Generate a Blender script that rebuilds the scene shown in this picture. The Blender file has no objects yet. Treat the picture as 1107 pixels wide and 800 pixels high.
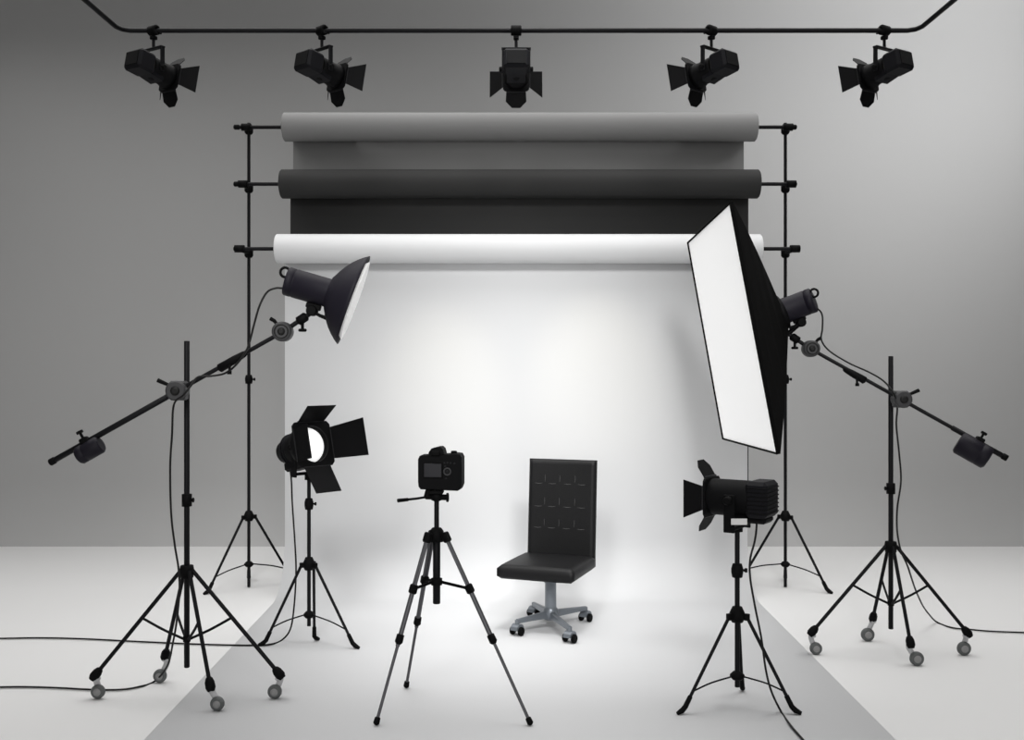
import bpy, math, random
from mathutils import Vector, Matrix, Quaternion
PI = math.pi
F, CX, CY, H = 1100.0, 553.5, 400.0, 1.325
scn = bpy.context.scene
col = scn.collection
V = Vector


def P(px, py, d):
    """world point seen at photo pixel (px, py) at distance d in front of the camera"""
    return V(((px - CX) * d / F, d, H - (py - CY) * d / F))


def G(px, py, z=0.0):
    """point on the floor (or at height z) seen at photo pixel"""
    d = (H - z) * F / (py - CY)
    return P(px, py, d)


# ------------------------------------------------------------------ materials
def mat(name, base, rough=0.5, metal=0.0, emit=None, estr=0.0, spec=0.5, bump=0.0, bscale=200.0, mott=0.0, sheen=0.0):
    m = bpy.data.materials.new(name)
    m.use_nodes = True
    nt = m.node_tree
    b = nt.nodes['Principled BSDF']
    b.inputs['Base Color'].default_value = (*base, 1)
    b.inputs['Roughness'].default_value = rough
    b.inputs['Metallic'].default_value = metal
    b.inputs['Specular IOR Level'].default_value = spec
    if emit:
        b.inputs['Emission Color'].default_value = (*emit, 1)
        b.inputs['Emission Strength'].default_value = estr
    tc = nt.nodes.new('ShaderNodeTexCoord')
    n = nt.nodes.new('ShaderNodeTexNoise')
    n.inputs['Scale'].default_value = bscale
    n.inputs['Detail'].default_value = 3
    nt.links.new(tc.outputs['Object'], n.inputs['Vector'])
    if mott:
        r = nt.nodes.new('ShaderNodeMapRange')
        r.inputs['To Min'].default_value = 1 - mott
        r.inputs['To Max'].default_value = 1 + mott
        nt.links.new(n.outputs['Fac'], r.inputs['Value'])
        mx = nt.nodes.new('ShaderNodeVectorMath')
        mx.operation = 'SCALE'
        mx.inputs[0].default_value = base
        nt.links.new(r.outputs['Result'], mx.inputs['Scale'])
        nt.links.new(mx.outputs[0], b.inputs['Base Color'])
    if bump:
        bp = nt.nodes.new('ShaderNodeBump')
        bp.inputs['Strength'].default_value = bump
        bp.inputs['Distance'].default_value = 0.002
        nt.links.new(n.outputs['Fac'], bp.inputs['Height'])
        nt.links.new(bp.outputs['Normal'], b.inputs['Normal'])
    return m


M_ = dict(
    metal=mat('black_metal', (.004, .004, .005), .5, 0.0, spec=.12, mott=.1),
    steel=mat('dark_steel', (.008, .008, .009), .5, .0, spec=.15, mott=.1),
    knob=mat('black_knob_rubber', (.002, .002, .0022), .65, spec=.08, bump=.1),
    plastic=mat('black_plastic', (.002, .002, .0024), .6, spec=.08, bump=.1, bscale=600),
    housing=mat('black_housing_plastic', (.004, .004, .0055), .6, spec=.12, bump=.05, bscale=500),
    flash=mat('dark_blue_flash_body', (.007, .006, .0105), .55, spec=.15, bump=.05, bscale=500),
    joint=mat('grey_joint_metal', (.034, .034, .036), .5, spec=.3, mott=.1),
    dial=mat('dark_joint_centre', (.008, .008, .008), .5, spec=.2),
    tube=mat('grey_tripod_tube', (.075, .075, .082), .4, .4, mott=.1),
    chrome=mat('brushed_steel', (.17, .188, .21), .35, .4, mott=.05),
    wheel=mat('grey_caster_rubber', (.075, .08, .08), .55, mott=.3),
    rim=mat('caster_hub_plastic', (.20, .20, .20), .5, mott=.1),
    fork=mat('pale_caster_plastic', (.40, .40, .41), .4, mott=.05),
    leather=mat('black_leather', (.0055, .0055, .006), .5, spec=.22, bump=.35, bscale=260, mott=.15),
    stitch=mat('grey_stitch_thread', (.05, .05, .05), .6, bump=.2),
    screen=mat('camera_screen_glass', (.005, .005, .008), .3, spec=.3),
    cable=mat('black_cable_rubber', (.004, .004, .004), .5, spec=.2, mott=.1),
    grey_paper=mat('grey_backdrop_paper', (.215, .215, .215), .8, spec=.15, mott=.015, bscale=3),
    black_paper=mat('black_backdrop_paper', (.030, .030, .030), .7, spec=.12, mott=.03, bscale=3),
    white_paper=mat('white_backdrop_paper', (.60, .605, .615), .8, spec=.12, mott=.006, bscale=2),
    floor=mat('pale_grey_floor_paint', (.64, .64, .64), .75, spec=.15, mott=.01, bscale=1.2),
    wall=mat('grey_wall_paint', (.36, .36, .36), .9, spec=.1, mott=.012, bscale=1.0),
    ceiling=mat('ceiling_paint', (.25, .25, .25), .9, spec=.1, mott=.01),
    white_label=mat('white_label', (.5, .5, .5), .5, mott=.01),
    dish_in=mat('white_dish_diffuser', (.9, .9, .9), .6, emit=(1, 1, 1), estr=.12),
    diffuser=mat('softbox_diffuser_fabric', (.85, .85, .85), .8, emit=(1, 1, 1), estr=.22, bump=.1, bscale=300),
    fabric=mat('black_softbox_fabric', (.002, .002, .002), .85, spec=.05, bump=.2, bscale=400),
    lens=mat('bright_fresnel_lens', (.9, .9, .9), .2, emit=(1, 1, 1), estr=.5),
    darklens=mat('warm_lamp_lens', (.8, .8, .75), .2, emit=(1, .98, .9), estr=.5),
)


# ------------------------------------------------------------------ mesh builder
def frame(d):
    d = d.normalized()
    a = V((0, 0, 1)) if abs(d.z) < .9 else V((1, 0, 0))
    u = d.cross(a).normalized()
    return u, u.cross(d).normalized()


class MB:
    def __init__(self, T=None):
        self.v = []; self.f = []; self.s = []
        self.T = T or Matrix.Identity(4)

    def add(self, vs, fs, smooth=False):
        o = len(self.v)
        self.v += [self.T @ V(p) for p in vs]
        self.f += [tuple(i + o for i in f) for f in fs]
        self.s += [smooth] * len(fs)
        return self

    def lathe(self, p, axis, prof, seg=24, cap=True, sweep=None):
        """prof: list of (distance along axis, radius)"""
        p = V(p); axis = V(axis).normalized(); u, w = frame(axis)
        vs = []; fs = []; n = len(prof)
        for (t, r) in prof:
            for k in range(seg):
                a = 2 * PI * k / seg
                vs.append(p + axis * t + (u * math.cos(a) + w * math.sin(a)) * r)
        for i in range(n - 1):
            for k in range(seg):
                k2 = (k + 1) % seg
                fs.append((i * seg + k, i * seg + k2, (i + 1) * seg + k2, (i + 1) * seg + k))
        self.add(vs, fs, True)
        if cap:
            self.add(vs[:seg], [tuple(range(seg))[::-1]])
            self.add(vs[-seg:], [tuple(range(seg))])
        return self

    def cyl(self, a, b, r, r2=None, seg=16, bev=0.0):
        a = V(a); b = V(b); L = (b - a).length; r2 = r if r2 is None else r2
        if bev:
            pr = [(0, r - bev), (bev, r), (L - bev, r2), (L, r2 - bev)]
        else:
            pr = [(0, r), (L, r2)]
        return self.lathe(a, b - a, pr, seg)

    def tube(self, pts, r, seg=8, caps=True):
        pts = [V(p) for p in pts]; n = len(pts)
        rs = r if isinstance(r, (list, tuple)) else [r] * n
        tg = []
        for i in range(n):
            a = pts[max(i - 1, 0)]; b = pts[min(i + 1, n - 1)]
            tg.append((b - a).normalized())
        u, w = frame(tg[0]); vs = []; fs = []
        for i in range(n):
            if i:
                q = tg[i - 1].rotation_difference(tg[i]); u = q @ u
                u = (u - tg[i] * u.dot(tg[i])).normalized()
            w = u.cross(tg[i])
            for k in range(seg):
                a = 2 * PI * k / seg
                vs.append(pts[i] + (u * math.cos(a) + w * math.sin(a)) * rs[i])
        for i in range(n - 1):
            for k in range(seg):
                k2 = (k + 1) % seg
                fs.append((i * seg + k, i * seg + k2, (i + 1) * seg + k2, (i + 1) * seg + k))
        self.add(vs, fs, True)
        if caps:
            self.add(vs[:seg], [tuple(range(seg))[::-1]]); self.add(vs[-seg:], [tuple(range(seg))])
        return self

    def ring(self, c, axis, R, r, seg=24, s2=8):
        c = V(c); u, w = frame(V(axis)); ax = V(axis).normalized(); vs = []; fs = []
        for i in range(seg):
            a = 2 * PI * i / seg; d = u * math.cos(a) + w * math.sin(a)
            for j in range(s2):
                b = 2 * PI * j / s2
                vs.append(c + d * (R + r * math.cos(b)) + ax * r * math.sin(b))
        for i in range(seg):
            for j in range(s2):
                i2 = (i + 1) % seg; j2 = (j + 1) % s2
                fs.append((i * s2 + j, i2 * s2 + j, i2 * s2 + j2, i * s2 + j2))
        return self.add(vs, fs, True)

    def box(self, c, size, X=(1, 0, 0), Y=(0, 1, 0), Z=(0, 0, 1), bev=0.0):
        """chamfered box"""
        c = V(c); X = V(X).normalized(); Y = V(Y).normalized(); Z = V(Z).normalized()
        hx, hy, hz = [s / 2 for s in size]; b = min(bev, hx * .9, hy * .9, hz * .9)
        if b <= 0:
            vs = [c + X * (sx * hx) + Y * (sy * hy) + Z * (sz * hz) for sz in (-1, 1) for sy in (-1, 1) for sx in (-1, 1)]
            return self.add(vs, [(0, 2, 3, 1), (4, 5, 7, 6), (0, 1, 5, 4), (2, 6, 7, 3), (0, 4, 6, 2), (1, 3, 7, 5)])
        idx = {}; vs = []
        for sx in (-1, 1):
            for sy in (-1, 1):
                for sz in (-1, 1):
                    for a in range(3):
                        h = [hx - b, hy - b, hz - b]; h[a] += b
                        idx[(sx, sy, sz, a)] = len(vs)
                        vs.append(c + X * (sx * h[0]) + Y * (sy * h[1]) + Z * (sz * h[2]))
        fs = []
        def g(s, a): return idx[(s[0], s[1], s[2], a)]
        for a in range(3):
            o = [i for i in range(3) if i != a]
            for sg in (-1, 1):
                q = []
                for (p, r) in ((-1, -1), (1, -1), (1, 1), (-1, 1)):
                    s = [0, 0, 0]; s[a] = sg; s[o[0]] = p; s[o[1]] = r; q.append(g(s, a))
                fs.append(tuple(q))
            for p in (-1, 1):
                for r in (-1, 1):
                    s0 = [0, 0, 0]; s0[o[0]] = p; s0[o[1]] = r
                    s1 = list(s0); s0[a] = -1; s1[a] = 1
                    fs.append((g(s0, o[0]), g(s1, o[0]), g(s1, o[1]), g(s0, o[1])))
        for sx in (-1, 1):
            for sy in (-1, 1):
                for sz in (-1, 1):
                    fs.append(tuple(g((sx, sy, sz), a) for a in range(3)))
        return self.add(vs, fs)

    def slab(self, pts, th, n=None):
        """polygon pts extruded by th along -normal"""
        pts = [V(p) for p in pts]
        if n is None: n = (pts[1] - pts[0]).cross(pts[2] - pts[0]).normalized()
        k = len(pts); b = [p - V(n) * th for p in pts]
        fs = [tuple(range(k)), tuple(range(2 * k - 1, k - 1, -1))]
        fs += [(i, i + k, (i + 1) % k + k, (i + 1) % k) for i in range(k)]
        return self.add(pts + b, fs)

    def build(self, name, m, parent=None):
        me = bpy.data.meshes.new(name)
        off = V((0, 0, 0))
        q = parent
        while q is not None:
            off += q.location; q = q.parent
        me.from_pydata([p - off for p in self.v], [], self.f)
        import bmesh
        bm = bmesh.new(); bm.from_mesh(me)
        bmesh.ops.recalc_face_normals(bm, faces=bm.faces)
        bm.to_mesh(me); bm.free()
        me.polygons.foreach_set('use_smooth', self.s)
        me.materials.append(M_[m] if isinstance(m, str) else m)
        o = bpy.data.objects.new(name, me); col.objects.link(o)
        if parent is not None: o.parent = parent
        return o


def tag(o, label=None, cat=None, group=None, kind=None):
    for k, v in (('label', label), ('category', cat), ('group', group), ('kind', kind)):
        if v: o[k] = v
    return o


def thing(name, label, cat, loc, group=None):
    o = bpy.data.objects.new(name, None); o.empty_display_size = .05
    o.location = loc; col.objects.link(o)
    return tag(o, label, cat, group)


def spline(pts, sub=8):
    pts = [V(p) for p in pts]; q = [pts[0] * 2 - pts[1]] + pts + [pts[-1] * 2 - pts[-2]]; out = []
    for i in range(1, len(q) - 2):
        a, b, c, d = q[i - 1], q[i], q[i + 1], q[i + 2]
        for k in range(sub):
            t = k / sub
            out.append(.5 * ((2 * b) + (c - a) * t + (2 * a - 5 * b + 4 * c - d) * t * t + (3 * b - a - 3 * c + d) * t ** 3))
    out.append(pts[-1]); return out


# ------------------------------------------------------------------ the room
YW = 7.8
prof = [(YW, 4.4)] + [(YW, z) for z in (3.0, 2.0, 1.2, .8, .5)]
Rc = .5
for k in range(1, 13):
    a = math.radians(66) * k / 12
    prof.append((YW - Rc * .55 * (1 - math.cos(a)), Rc * (1 - math.sin(a) / math.sin(math.radians(66)))))
b = MB(); vs = []; fs = []
for (y, z) in prof: vs += [V((-6, y, z)), V((6, y, z))]
for i in range(len(prof) - 1): fs.append((2 * i, 2 * i + 1, 2 * i + 3, 2 * i + 2))
b.add(vs, fs, True)
tag(b.build('wall_back', 'wall'), kind='structure')
tag(MB().box((0, 3, -.05), (12, 10, .1)).build('floor', 'floor'), kind='structure')
tag(MB().box((0, 3, 4.45), (12, 10, .1)).build('ceiling', 'ceiling'), kind='structure')
tag(MB().box((-6.05, 3, 2.2), (.1, 10, 4.4)).build('wall_left', 'wall'), kind='structure')
tag(MB().box((6.05, 3, 2.2), (.1, 10, 4.4)).build('wall_right', 'wall'), kind='structure')

# ------------------------------------------------------------------ backdrop rolls
DS = 6.2


def zat(py, d): return H - (py - CY) * d / F
def xat(px, d): return (px - CX) * d / F


def backdrop(name, label, yb, pyc, px0, px1, sx0, sx1, Rr, m, sheet):
    z = zat(pyc, yb); x0, x1 = xat(px0, yb), xat(px1, yb)
    root = thing(name, label, 'backdrop', V(((x0 + x1) / 2, yb, z)), 'backdrop paper rolls on the crossbars')
    # hollow rolled paper: outer skin, bevelled ends, inner core
    L = x1 - x0
    MB().lathe((x0, yb, z), (1, 0, 0), [(0, .03), (0, Rr - .006), (.006, Rr), (L - .006, Rr), (L, Rr - .006), (L, .03), (0, .03)], 48, cap=False).build('paper_roll', m, root)
    MB().lathe((x0 - .012, yb, z), (1, 0, 0), [(0, .026), (0, .034), (.02, .034), (.02, .026), (0, .026)], 24, cap=False).build('core_tube', 'joint', root)
    b = MB(); vs = []; fs = []
    for (y, zz, a0, a1) in sheet(yb + Rr - .002, z):
        vs += [V((a0, y, zz)), V((a1, y, zz))]
    for i in range(len(vs) // 2 - 1): fs.append((2 * i, 2 * i + 1, 2 * i + 3, 2 * i + 2))
    b.add(vs, fs, True)
    s = b.build('paper_sheet', m, root)
    so = s.modifiers.new('thick', 'SOLIDIFY'); so.thickness = .001; so.offset = 0
    return root


def flat_sheet(px0, px1, yb, R):
    d = yb + R
    return lambda y, z: [(y, z - k * (z - .55) / 10, xat(px0, d), xat(px1, d)) for k in range(11)]


def sweep_sheet(y, z):
    a0, a1 = xat(308, y), xat(808, y); out = []
    R = .32
    for k in range(12): out.append((y, z - (z - R - .001) * k / 11, a0, a1))
    for k in range(1, 15):
        t = PI / 2 * k / 14
        out.append((y - R * (1 - math.cos(t)), .001 + R * (1 - math.sin(t)), a0, a1))
    y0 = y - R
    for k in range(1, 13):
        t = k / 12
        yy = y0 + (2.7 - y0) * t
        out.append((yy, .001, a0 + .055 * t, a1 - .045 * t))
    return out


RR = .086
bar_y = [DS - .06, DS - .13, DS - .21]
backdrop('paper_backdrop', 'mid grey paper backdrop roll, the topmost and narrowest of the three', bar_y[0], 137.5, 307, 817, 0, 0, RR, 'grey_paper', flat_sheet(317, 804, bar_y[0], RR))
backdrop('paper_backdrop', 'black paper backdrop roll hanging between the grey roll and the white roll', bar_y[1], 199, 304, 820, 0, 0, RR, 'black_paper', flat_sheet(314, 809, bar_y[1], RR))
backdrop('paper_backdrop', 'white paper backdrop, lowest roll, sweeping down and out over the floor', bar_y[2], 269, 299, 822, 0, 0, RR, 'white_paper', sweep_sheet)

XL, XR = xat(269, DS), xat(849, DS)
for i, (yb, py, w) in enumerate(zip(bar_y, (135.5, 197.5, 267), ('grey', 'black', 'white'))):
    z = zat((137.5, 199, 269)[i], yb) ; z0 = z
    r = thing('crossbar', f'thin black horizontal crossbar carrying the {w} paper roll', 'crossbar', V((0, yb, z0)), 'backdrop crossbars')
    MB().cyl((xat(257, yb), yb, z), (xat(857, yb), yb, z), .0112, seg=16).build('bar', 'metal', r)
    for sx in (257, 857):
        x = xat(sx, yb); s = -1 if sx < 500 else 1
        MB().lathe((x - .012 * s, yb, z), (s, 0, 0), [(0, .012), (.004, .0155), (.03, .0155), (.036, .010)], 16).build('end_cap', 'knob', r)


def leg_chain(a, b, r, root, foot=None, capm='knob', legm='metal'):
    return MB().tube([a, b], r, 10).build('leg', legm, root)


def stand(name, label, x, y, ztop, zbot, hubz, lowz, feet, rp, rl, collars, group, steps=None, hubw=3.9, legfrac=.82, foot='pad', cat='stand'):
    root = thing(name, label, cat, V((x, y, 0)), group)
    # pole in telescoping sections
    b = MB()
    b.cyl((x, y, zbot), (x, y, ztop), rp, seg=16)
    b.build('pole', 'metal', root)
    for cz in collars:
        c = MB(); c.lathe((x, y, cz - .028), (0, 0, 1), [(0, rp), (.001, rp * 2.0), (.02, rp * 2.35), (.036, rp * 2.35), (.054, rp * 1.8), (.056, rp)], 18, cap=False)
        c = c.build('collar', 'knob', root)
        MB().cyl((x + rp, y, cz), (x + rp * 3.4, y, cz), rp * .5, seg=10).cyl((x + rp * 3.0, y, cz), (x + rp * 3.9, y, cz), rp * .9, seg=12).build('knob', 'knob', c)
    MB().lathe((x, y, hubz - .03), (0, 0, 1), [(0, rp), (.001, rp * 2.2), (.018, rp * 3.1), (.036, rp * 3.1), (.062, rp * 1.9), (.063, rp)], 20, cap=False).build('hub', 'knob', root)
    MB().lathe((x, y, lowz - .016), (0, 0, 1), [(0, rp), (.001, rp * 1.8), (.012, rp * 2.9), (.02, rp * 2.9), (.033, rp * 1.6), (.034, rp)], 18, cap=False).build('brace_hub', 'knob', root)
    for fpt in feet:
        d = V((fpt.x - x, fpt.y - y, 0)).normalized()
        a = V((x, y, hubz - .005)) + d * rp * hubw
        e = V(fpt) + V((0, 0, .022)) - d * .022
        lg = MB()
        lg.tube([a, e], [rl, rl * .95], 10)
        lg = lg.build('leg', 'metal', root)
        ax = (e - a).normalized()
        MB().tube([e - ax * .05, e - ax * .005, e + d * .012 + V((0, 0, -.008)), V(fpt) + d * .012 + V((0, 0, .006))], [rl * 1.35, rl * 1.5, rl * 1.6, .007], 10).build('rubber_foot', 'knob', lg)
        m = a.lerp(e, legfrac)
        s0 = V((x, y, lowz)) + d * rp * 2.6
        mid = s0.lerp(m, .55) + V((0, 0, .006))
        MB().tube(spline([s0, mid, m], 5), rl * .5, 8).build('brace', 'metal', root)
        MB().box(a, (rp * 1.7, rp * 2.0, rp * 2.6), X=d.cross(V((0, 0, 1))), Y=d, bev=rp * .2).build('hinge', 'knob', lg)
    return root


zt = zat(133, DS)


def bd_stand(x, sgn, label):
    # outer foot, inner foot behind the white paper, rear foot
    fx = G(222, 643) if sgn < 0 else G(898, 642)
    inn = V((x - sgn * .26, 6.33, 0))
    r = stand('backdrop_stand', label, x, DS, zt, .004, zat(558, DS), zat(610, DS), [fx, inn, V((x * (1 + .24 / DS), DS + .24, 0))], .0098, .0080, [zat(410, DS)], 'backdrop stands', cat='stand')
    for i, yb in enumerate(bar_y):
        z = zat((137.5, 199, 269)[i], yb)
        c = MB()
        c.lathe((x, DS, z - .03), (0, 0, 1), [(0, .0100), (.001, .018), (.012, .026), (.048, .026), (.059, .018), (.06, .0100)], 18, cap=False)
        c.box((x, (DS - .03 + yb + .022) / 2, z), (.026, abs(DS - .03 - yb - .022), .024), bev=.005)
        c.lathe((x - .028, yb, z), (1, 0, 0), [(0, .0125), (0, .022), (.056, .022), (.056, .0125), (0, .0125)], 18, cap=False)
        c.build('clamp', 'knob', r)
    return r


bd_stand(XL, -1, 'tall thin black backdrop stand holding the left ends of the crossbars')
bd_stand(XR, 1, 'tall thin black backdrop stand holding the right ends of the crossbars, behind the softbox')

# ------------------------------------------------------------------ ceiling rail
DR = 5.0
zr = zat(33, DR); xl, xr = xat(130, DR), xat(992, DR)
r = thing('lighting_rail', 'black pipe rail running across the top of the photo with both ends bent forward', 'rail', V((0, DR, zr)))
rr = .0118
pts = [V((xl, 3.2, zr)), V((xl, DR - .06, zr)), V((xl + .015, DR - .02, zr)), V((xl + .05, DR, zr)), V((xr - .05, DR, zr)), V((xr - .015, DR - .02, zr)), V((xr, DR - .06, zr)), V((xr, 3.2, zr))]
MB().tube(pts, rr, 14).build('pipe', 'metal', r)
for (hx, hy) in ((xl, 4.2), (xr, 4.2), (xl, 3.3), (xr, 3.3)):
    MB().cyl((hx, hy, zr + rr), (hx, hy, 4.4), .009, seg=10).lathe((hx, hy, 4.385), (0, 0, 1), [(0, .05), (.015, .05)], 20).build('hanger', 'metal', r)


# ------------------------------------------------------------------ barn door head (used by all spotlights)
def head_frame(pos, yaw, tilt):
    """yaw: 0 faces +Y (away), positive turns left; tilt positive aims up"""
    return Matrix.Translation(pos) @ Matrix.Rotation(yaw, 4, 'Z') @ Matrix.Rotation(tilt, 4, 'X')


def barn_door(T, side, bz, ln, ang, w0, w1, y0, parent, ch=0.0):
    """side 0 top 1 right 2 bottom 3 left; trapezoid leaf opening by ang from the beam axis"""
    R = T @ Matrix.Rotation(-side * PI / 2, 4, 'Y')
    b = MB(R)
    c, s = math.cos(ang), math.sin(ang)
    def q(x, t): return V((x, y0 + t * c, bz + t * s))
    if ch:
        pts = [q(-w0 / 2, 0), q(w0 / 2, 0), q(w1 / 2, ln * (1 - ch)), q(w1 / 2 - ch * ln, ln), q(-w1 / 2 + ch * ln, ln), q(-w1 / 2, ln * (1 - ch))]
    else:
        pts = [q(-w0 / 2, 0), q(w0 / 2, 0), q(w1 / 2, ln), q(-w1 / 2, ln)]
    b.slab(pts, .0025)
    o = b.build('barn_door', 'plastic', parent)
    MB(R).cyl((-w0 / 2, y0, bz), (w0 / 2, y0, bz), .004, seg=8).build('hinge', 'steel', o)
    return o


def plate(T, half, rin, y, th, seg=40):
    """square plate with a round hole, facing local Y"""
    b = MB(T); vs = []; fs = []
    for yy in (y - th / 2, y + th / 2):
        for k in range(seg):
            a = 2 * PI * (k + .5) / seg; c, s_ = math.cos(a), math.sin(a)
            q = half / max(abs(c), abs(s_))
            q = min(q, half * 1.30)
            vs += [V((c * rin, yy, s_ * rin)), V((c * q, yy, s_ * q))]
    n = 2 * seg
    for k in range(seg):
        i, j = 2 * k, 2 * ((k + 1) % seg)
        fs += [(i, j, j + 1, i + 1), (n + i, n + i + 1, n + j + 1, n + j), (i, n + i, n + j, j), (i + 1, j + 1, n + j + 1, n + i + 1)]
    b.add(vs, fs); return b


def stage_light(loc):
    root = thing('stage_light', 'x', 'stage light', V(loc), 'stage lights on the ceiling rail')
    x, y, z = loc
    # clamp on the rail, stem, yoke
    MB().lathe((x - .026, y, z), (1, 0, 0), [(0, .0122), (0, .022), (.004, .025), (.048, .025), (.052, .022), (.052, .0122), (0, .0122)], 20, cap=False).box((x, y, z - .036), (.026, .03, .018), bev=.003).cyl((x, y + .02, z), (x, y + .045, z), .007, seg=10).build('clamp', 'knob', root)
    MB().cyl((x, y, z - .045), (x, y, z - .088), .0075, seg=12).build('stem', 'metal', root)
    yz = z - .09; w = .066
    MB().box((x, y, yz), (2 * w + .012, .026, .009), bev=.002).box((x - w, y, yz - .058), (.008, .024, .12), bev=.002).box((x + w, y, yz - .058), (.008, .024, .12), bev=.002).build('yoke', 'metal', root)
    for s in (-1, 1):
        MB().cyl((x + s * (w - .008), y, yz - .10), (x + s * (w + .018), y, yz - .10), .012, seg=14, bev=.003).build('knob', 'knob', root)
    T = head_frame(V((x, y, yz - .10)), 0, math.radians(-11))
    h = MB(T)
    h.box((0, -.080, -.002), (.122, .095, .098), bev=.012)
    h.slab([(.045, -.115, -.040), (.045, .03, -.058), (.045, .03, -.02), (.045, -.115, -.02)], .09, n=(1, 0, 0))
    h.build('housing', 'housing', root)
    MB(T).box((0, -.1285, -.002), (.092, .006, .070), bev=.002).build('rear_panel', 'plastic', root)
    MB(T).lathe((0, -.022, 0), (0, 1, 0), [(0, .05), (.01, .056), (.085, .056), (.09, .060), (.118, .060), (.118, .048), (.100, .046)], 28, cap=False).build('barrel', 'plastic', root)
    plate(T, .066, .050, .10, .010).build('bezel', 'plastic', root)
    MB(T).lathe((0, .078, 0), (0, 1, 0), [(0, .046), (.008, .042), (.014, .03), (.017, .002)], 24).build('lens', 'darklens', root)
    for sd, a, ln in ((0, 55, .070), (1, 50, .085), (2, 65, .078), (3, 50, .085)):
        if sd % 2: barn_door(T, sd, .068, ln, math.radians(a), .086, .142, .106, root)
        else: barn_door(T, sd, .068, ln, math.radians(a), .098, .104, .106, root, ch=.40)
    return root, T


proto, T0 = stage_light((xat(558, DR), DR, zr))
rail = [(558, 0, 'centre stage light on the ceiling rail, seen straight from behind'),
        (166, -32, 'stage light at the far left of the ceiling rail, aimed to the right'),
        (348, -40, 'second stage light from the left on the ceiling rail, aimed to the right'),
        (769, 40, 'fourth stage light from the left on the ceiling rail, aimed to the left'),
        (956, 32, 'stage light at the far right of the ceiling rail, aimed to the left')]


def copy_tree(o, parent=None):
    c = o.copy(); col.objects.link(c)
    if parent is not None: c.parent = parent
    for ch in [k for k in bpy.data.objects if k.parent == o and k != c]:
        copy_tree(ch, c)
    return c


for i, (px, a, lb) in enumerate(rail):
    o = proto if i == 0 else copy_tree(proto)
    o.location.x = xat(px, DR); o.rotation_euler.z = math.radians(a); o['label'] = lb


# ------------------------------------------------------------------ floor stands with spotlights
def base_of(px, d): return xat(px, d), d


LD = 4.92; lx = xat(334, LD)
stand('light_stand', 'slim black light stand on the left carrying the open barn door spotlight', lx, LD, zat(519, LD), zat(677, LD), zat(610, LD), zat(665, LD),
      [G(282, 699), G(386, 702), G(343, 693)], .0092, .0072, [zat(545, LD)], 'light stands', legfrac=.82)
RD = 4.02; rx = xat(797, RD)
stand('light_stand', 'slim black light stand on the right carrying the ribbed spotlight seen from the side', rx, RD, zat(575, RD), zat(743, RD), zat(665, RD), zat(731, RD),
      [G(735, 773), G(863, 773), G(803, 747)], .0100, .0070, [zat(617, RD)], 'light stands', legfrac=.82)


def yoke_below(x, y, z0, zc, dirx, w, root, th=.02):
    """U bracket; dirx is the horizontal side direction"""
    X = V(dirx).normalized(); Yv = V((0, 0, 1)).cross(X)
    b = MB()
    b.box((x, y, z0 + .006), (2 * w + .01, th * 1.6, .012), X=X, Y=Yv, bev=.003)
    for s in (-1, 1):
        c = V((x, y, (z0 + zc) / 2 + .006)) + X * (s * w)
        b.box(c, (.009, th * 1.6, zc - z0 + .03), X=X, Y=Yv, bev=.002)
    b.build('yoke', 'plastic', root)
    for s in (-1, 1):
        c = V((x, y, zc))
        MB().cyl(c + X * (s * (w - .01)), c + X * (s * (w + .028)), .017, seg=16, bev=.004).build('knob', 'knob', root)


# left spotlight: faces right and towards the camera
c0 = V((lx - .018, LD, zat(483, LD)))
root = thing('barn_door_spotlight', 'black spotlight with wide open barn doors and bright lens, left of the camera', 'spotlight', V((lx, LD, zat(517, LD))))
yaw = math.radians(-131); T = head_frame(c0, yaw, math.radians(13))
side = T.to_3x3() @ V((1, 0, 0))
MB().cyl((lx, LD, zat(519, LD)), (lx, LD, zat(511, LD)), .021, seg=16).build('spigot', 'knob', root)
yoke_below(lx, LD, zat(513, LD), c0.z, side, .088, root, .022)
MB(T).lathe((0, -.17, 0), (0, 1, 0), [(0, .045), (.008, .055), (.055, .060), (.06, .072), (.115, .080), (.175, .080)], 32).build('housing', 'plastic', root)
MB(T).box((0, -.055, -.078), (.10, .15, .05), bev=.012).build('ballast_box', 'plastic', root)
h = MB(T)
for k in range(5): h.ring((0, -.10 + k * .018, 0), (0, 1, 0), .077, .004, 28, 6)
h.build('cooling_ring', 'housing', root)
MB(T).lathe((0, .0, 0), (0, 1, 0), [(0, .082), (.01, .104), (.06, .108), (.06, .088), (.03, .086)], 32, cap=False).build('front_ring', 'plastic', root)
plate(T, .110, .088, .064, .012).build('bezel', 'plastic', root)
MB(T).lathe((0, .03, 0), (0, 1, 0), [(0, .086), (.012, .080), (.02, .06), (.026, .03), (.028, .002)], 32).build('lens', 'lens', root)
for sd, a, ln, w1 in ((0, 30, .115, .17), (1, 30, .175, .185), (2, 66, .145, .150), (3, 6, .125, .165)):
    barn_door(T, sd, .110, ln, math.radians(a), .155, w1, .070, root)
LT = T.copy()

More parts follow.
